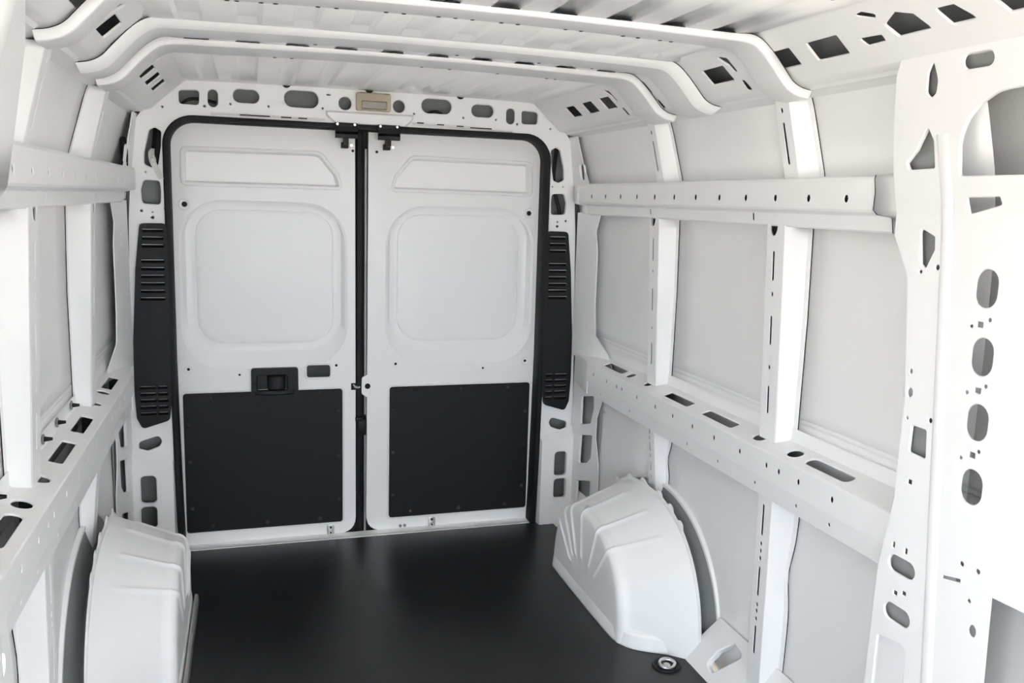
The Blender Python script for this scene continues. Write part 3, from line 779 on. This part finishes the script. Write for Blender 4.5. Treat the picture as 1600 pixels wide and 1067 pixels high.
# ------------------------------------------------------------------ latch brackets above the doors
def bracket(x, lab):
    B = empty('latch_bracket')
    tag(B, lab, 'latch', 'latches over the rear doors')
    b = MB(); b.box((x-0.046,-0.075,1.778),(x+0.046,-0.066,1.797),0.002); b.build('mounting_plate', BLACK, B)
    b = MB()
    pr = [(-0.068,1.783),(-0.088,1.780),(-0.092,1.762),(-0.082,1.757),(-0.090,1.750),(-0.088,1.737),(-0.066,1.735)]
    b.loft([[(x+dx, y, z) for y, z in pr] for dx in (-0.045, 0.045)], True, True, True); b.build('cover', BLACK, B, smooth=False)
    b = MB(); b.box((x-0.006,-0.07,1.712),(x+0.010,-0.0,1.738)); b.box((x-0.014,-0.03,1.698),(x+0.014,0.006,1.722),0.002); b.build('hook', BLACK, B, smooth=False)
    for dx in (-0.036, 0.034):
        b = MB(); b.disc((x+dx,-0.075,1.790),(0,-1,0),0.006,0.003,10); b.build('bolt', STEEL, B)
    b = MB(); b.disc((x+0.030,YD0,1.712),(0,-1,0),0.007,0.003,12); b.build('stud', STEEL, B)
    b = MB(); b.disc((x+(0.036 if x < 0 else -0.038),YD0,1.690),(0,-1,0),0.006,0.002,10); b.build('screw', RUBBER, B)
    return B
bracket(-0.095, 'black metal latch bracket above the door that has the pull handle')
bracket(0.080, 'black metal latch bracket above the door without a handle')

# ------------------------------------------------------------------ dome lamp in the header
L = empty('dome_lamp')
tag(L, 'beige rectangular interior lamp with clear lens in the header', 'lamp')
mb = MB(); o1 = rr(0.016,1.885,0.142,0.072,0.008); i1 = rr(0.018,1.872,0.104,0.032,0.004)
FL_ = lambda a, b, d: (a, -0.079+d, b)
mb.plate(offset(o1, -0.003), [i1], FL_, th=0.003, c=0.002, flange=0.008)
mb.loft([[FL_(a, b, d) for a, b in l] for l, d in ((offset(o1, -0.003), 0.0), (o1, 0.004), (o1, 0.024))])
hs = mb.build('housing', BEIGE, L)
mb = MB(); lx = offset(i1, -0.001)
mb.loft([[FL_(a, b, d) for a, b in l] for l, d in ((lx, 0.006), (lx, 0.002), (offset(lx, -0.003), 0.0))], True, True, True)
mb.build('lens', LENS, L)
for x in (-0.008, 0.004, 0.030, 0.042):
    mb = MB(); mb.box((x-0.001,-0.0802,1.858),(x+0.001,-0.0788,1.886)); mb.build('lens_rib', LENS, L, smooth=False)

# ------------------------------------------------------------------ ventilation trims on the rear pillars
def vent(s, lab):
    V = empty('vent_grille')
    tag(V, lab, 'vent', 'ventilation trims on the rear pillars')
    ol = [(0.797,1.374),(0.893,1.372),(0.914,1.19),(0.932,0.90),(0.935,0.70),(0.930,0.590),(0.910,0.545),(0.806,0.577),(0.797,0.66),(0.791,1.02),(0.792,1.31)]
    ol = rnd([(s*a, b) for a, b in ol], [0.018,0.018,0.1,0.1,0.1,0.02,0.018,0.02,0.05,0.1,0.02], 4)
    rows = [1.345,1.315,1.285]+[1.225,1.195,1.165,1.135,1.105,1.075]
    low = [0.715,0.688,0.661,0.634,0.607]
    hs = []; sl = []
    for z in rows:
        xa = 0.807; xb = 0.884+(1.345-z)*0.06
        hs.append(rr(s*(xa+xb)/2, z, xb-xa, 0.012, 0.004, 3)); sl.append((xa, xb, z))
    for z in low:
        hs.append(rr(s*0.829, z, 0.036, 0.012, 0.004, 3)); hs.append(rr(s*0.885, z, 0.060, 0.012, 0.004, 3)); sl.append((0.808, 0.918, z))
    mb = MB()
    Fv = lambda a, b, d: (a, -0.070+d, b)
    mb.plate(ol, hs, Fv, th=0.014, c=0.002, flange=0.006)
    mb.build('frame', BLACK, V)
    for xa, xb, z in sl:
        m2 = MB()
        m2.loft([[(s*xa,-0.066,z+0.001),(s*xb,-0.066,z+0.001)], [(s*xa,-0.0575,z-0.009),(s*xb,-0.0575,z-0.009)], [(s*xa,-0.0565,z-0.007),(s*xb,-0.0565,z-0.007)], [(s*xa,-0.065,z+0.003),(s*xb,-0.065,z+0.003)]], False)
        m2.build('slat', BLACK, V, smooth=False)
    for a, b in ((0.82,1.255),(0.88,1.255),(0.81,1.04),(0.90,1.035)):
        m2 = MB(); m2.disc((s*a,-0.0695,b),(0,-1,0),0.006,0.002,10); m2.build('screw', RUBBER, V)
    return V
vent(-1, 'black slatted vent trim on the pillar beside the door with the pull handle')
vent(1, 'black slatted vent trim on the pillar beside the door without a handle')

# ------------------------------------------------------------------ wheel arches
def sup(t, a, h, n=2.5):
    c, s_ = math.cos(t), math.sin(t)
    return (math.copysign(abs(c)**(2/n), c)*a, abs(s_)**(2/n)*h)
def wheel_arch(s, lab):
    A = empty('wheel_arch')
    tag(A, lab, 'wheel arch', 'rear wheel arches')
    N = 180
    def ribf(t, wd=0.022):
        v = 0.0
        for i, r in enumerate(RIB):
            d = (t-r)/wd
            v += math.exp(-d*d)
        return v
    RIB = [0.66, 0.93, 1.185, 1.50, 1.83, 2.17]
    loops = []
    yc = -0.862; yco = -0.930
    for k in range(N+1):
        t = math.pi*k/N
        yo, zo = sup(t, 0.440, 0.455, 2.35); yi, zi = sup(t, 0.350, 0.350, 2.5)
        yo += yco; yi += yc
        rb = ribf(t)
        row = []
        # base flare at the very bottom follows the floor
        M_ = 16
        for j in range(M_+1):
            u = j/M_
            x = 0.925-(0.925-0.745)*u
            y = yo+(yi-yo)*u**1.05; z = zo+(zi-zo)*u
            rise = 0.006*rb*max(0.0, min(1, (u-0.25)/0.12))
            row.append((x, y+rise*math.cos(t), z+rise*math.sin(t)))
        # rolled crest into the inner face
        for ang in (18, 36, 54, 72, 90):
            a = math.radians(ang)
            sc_ = 1-0.085*(1-math.cos(a))
            x = 0.745-0.034*math.sin(a)
            rise = 0.006*rb
            row.append((x-rise*math.sin(a), yc+(yi-yc)*sc_+rise*math.cos(t)*math.cos(a), zi*sc_+rise*math.sin(t)*math.cos(a)))
        for u in (0.12, 0.24, 0.36, 0.46, 0.52, 0.7, 1.0):
            sc_ = 0.915*(1-u)
            f = 1.0 if u < 0.47 else 0.0
            row.append((0.711-0.003*u-0.006*rb*f, yc+(yi-yc)*sc_, zi*sc_))
        loops.append([(s*x, y, max(z, 0.0)) for x, y, z in row])
    mb = MB(); mb.loft(loops, False)
    body = mb.build('shell', WHITE, A, angle=35)
    # base lip on the floor
    mb = MB()
    base = []
    for k in range(41):
        t = k/40
    def fl_(x, y, z): return (s*x, y, z)
    pth = [(0.93,-0.47),(0.78,-0.49),(0.712,-0.512),(0.709,-0.60),(0.709,-1.12),(0.713,-1.17),(0.735,-1.225),(0.78,-1.262),(0.86,-1.305),(0.93,-1.345)]
    P = smooth_path([(x, y, 0) for x, y in pth], 2)
    def tow(p, d):
        v = Vector((0.93-p[0], -0.89-p[1])); v.x *= 1.6; v.normalize(); return (p[0]+v.x*d, p[1]+v.y*d)
    mb.loft([[fl_(*tow(p, e), z) for p in P] for e, z in ((-0.006,0.0),(-0.005,0.006),(0.0,0.045),(0.006,0.052),(0.03,0.056))], False)
    mb.build('base_lip', WHITE, A, solid=0.002)
    # scalloped welded flange along the outer edge
    mb = MB(); l0, l1, l2 = [], [], []
    for k in range(241):
        t = math.pi*k/240
        yo, zo = sup(t, 0.440, 0.455, 2.35)
        tb = 0.0
        for c in (0.95, 1.25, 1.50, 1.72, 1.92, 2.12):
            tb = max(tb, math.exp(-((t-c)/0.045)**4))
        e = 0.008+0.016*tb
        l0.append((s*0.925, yo+yco, zo)); l1.append((s*0.930, yo*(1+e*0.6)+yco, zo*(1+e*0.6)+0.002)); l2.append((s*0.931, yo*(1+e*2.0)+yco, zo*(1+e*2.0)+0.004))
    mb.loft([l0, l1, l2], False)
    mb.build('weld_flange', WHITE, A, solid=0.0015)
    # outer wheelhouse half set into the skin
    mb = MB(); ls = []
    for x, a, h in ((0.931,0.436,0.448),(0.938,0.395,0.400),(0.958,0.365,0.370),(0.968,0.385,0.390),(0.984,0.462,0.462)):
        ls.append([(s*x, sup(math.pi*k/60, a, h, 2.2)[0]+yco, sup(math.pi*k/60, a, h, 2.2)[1]) for k in range(61)])
    mb.loft(ls, False); mb.build('outer_house', ECOAT_SHADE, A)  # grey colour puts shade into the trench round the arch
    mb = MB()
    ls = [[(s*x, sup(math.pi*k/60, a, h, 2.2)[0]+yco, sup(math.pi*k/60, a, h, 2.2)[1]) for k in range(61)] for x, a, h in ((0.986,0.460,0.460),(0.981,0.464,0.464),(0.9815,0.474,0.474),(0.994,0.480,0.480))]
    mb.loft(ls, False); mb.build('arch_bead', WHITE, A)
    return A
wheel_arch(-1, 'white ribbed wheel arch by the aluminium edge strip')
wheel_arch(1, 'white ribbed wheel arch by the recessed floor ring')

# ------------------------------------------------------------------ small things
# edge strip by the left arch
mb = MB()
mb.loft([[(x, y, z) for x, z in ((-0.700,0.0),(-0.700,0.030),(-0.694,0.032),(-0.688,0.028),(-0.686,0.0))] for y in (-0.54,-1.30)], True, True, True)
tag(mb.build('edge_strip', ALU), 'thin grey aluminium edge strip on the floor beside the wheel arch', 'trim strip')
# recessed tie-down ring
T = empty('tie_down_ring')
tag(T, 'chrome tie-down ring in a black round recess in the floor', 'tie-down')
tx, ty = 0.812, -1.368
mb = MB()
mb.loft([[(tx+r*math.cos(k*math.tau/28), ty+r*0.9*math.sin(k*math.tau/28), z) for k in range(28)] for r, z in ((0.050,0.001),(0.047,0.006),(0.041,0.006),(0.036,0.002),(0.030,0.0015))], True, False, True)
mb.build('dish', RUBBER, T)
mb = MB(); rg = [(tx+0.026*math.cos(t)*(1 if math.sin(t) > -0.5 else 0.9), ty-0.004+0.022*math.sin(t), 0.010+0.004*math.sin(t)) for t in [k*math.tau/24 for k in range(25)]]
mb.tube(rg, 0.0058, 8, False); mb.build('ring', STEEL, T)
mb = MB(); mb.disc((tx,ty,0.002),(0,0,1),0.014,0.005,14,0.003); mb.build('bolt', STEEL, T)
# plastic clips on the left belt rail
for i, (y, lab) in enumerate(((-1.80,'grey plastic clip on the shaded wall, in front of the closer post foot'),(-1.36,'grey plastic clip on the shaded wall, the closer of two between the posts'),(-1.19,'grey plastic clip on the shaded wall, the farther of two between the posts'),(-0.99,'grey plastic clip on the shaded wall, against the farther post foot'))):
    c = empty('plastic_clip'); tag(c, lab, 'clip', 'clips along the shaded belt rail')
    mb = MB(); mb.disc((-0.994,y,0.868),(1,0,0),0.014,0.003,12); mb.build('washer', GREYP, c)
    mb = MB(); mb.tube([(-0.992,y,0.868),(-0.985,y,0.868),(-0.972,y,0.868)], [0.007,0.006,0.004], 8); mb.build('pin', RUBBER, c)
# wiring: white loom hanging from the left pillar, black looms inside the pillars
Wl = empty('wiring_loom'); tag(Wl, 'bundle of white cables hanging out of the pillar opening', 'cable')
for k in range(4):
    o = k*0.006
    p = smooth_path([(-0.842+o*0.5,-0.03,1.66),(-0.850+o,-0.07,1.645),(-0.845+o,-0.085,1.61),(-0.825+o,-0.080,1.57),(-0.812+o*0.7,-0.074,1.545)], 2)
    mb = MB(); mb.tube(p, 0.0028, 8); mb.build('wire', CABLEW, Wl)
mb = MB(); mb.tube([(-0.838,-0.085,1.618),(-0.826,-0.088,1.622)], 0.012, 8); mb.build('tape', CABLEW, Wl)
def loom(pts, r, lab):
    mb = MB(); mb.tube(smooth_path(pts, 2), r, 8)
    tag(mb.build('black_loom', RUBBER), lab, 'cable')
loom([(0.845,-0.01,1.78),(0.835,-0.02,1.68),(0.828,-0.02,1.60),(0.842,-0.02,1.53),(0.868,-0.02,1.46),(0.872,-0.015,1.36)], 0.009, 'black cable visible through the pillar openings above the vent with bright slots')
loom([(-0.815,-0.01,1.78),(-0.822,-0.02,1.68),(-0.832,-0.02,1.62),(-0.83,-0.01,1.56)], 0.018, 'black cable inside the pillar opening behind the white cable bundle')
loom([(-0.735,-0.02,1.83),(-0.71,-0.02,1.855),(-0.68,-0.02,1.862),(-0.63,-0.02,1.858),(-0.60,-0.015,1.85)], 0.006, 'black cable inside the header end opening above the handle-side door')
loom([(-0.925,-0.16,1.59),(-0.925,-0.145,1.63),(-0.93,-0.12,1.665),(-0.935,-0.10,1.69)], 0.012, 'short black duct at the end of the shaded upper rail')
loom([(0.24,-0.01,1.85),(0.27,-0.02,1.868),(0.30,-0.02,1.868),(0.33,-0.01,1.85)], 0.005, 'thin black cable looped inside the wide header opening')
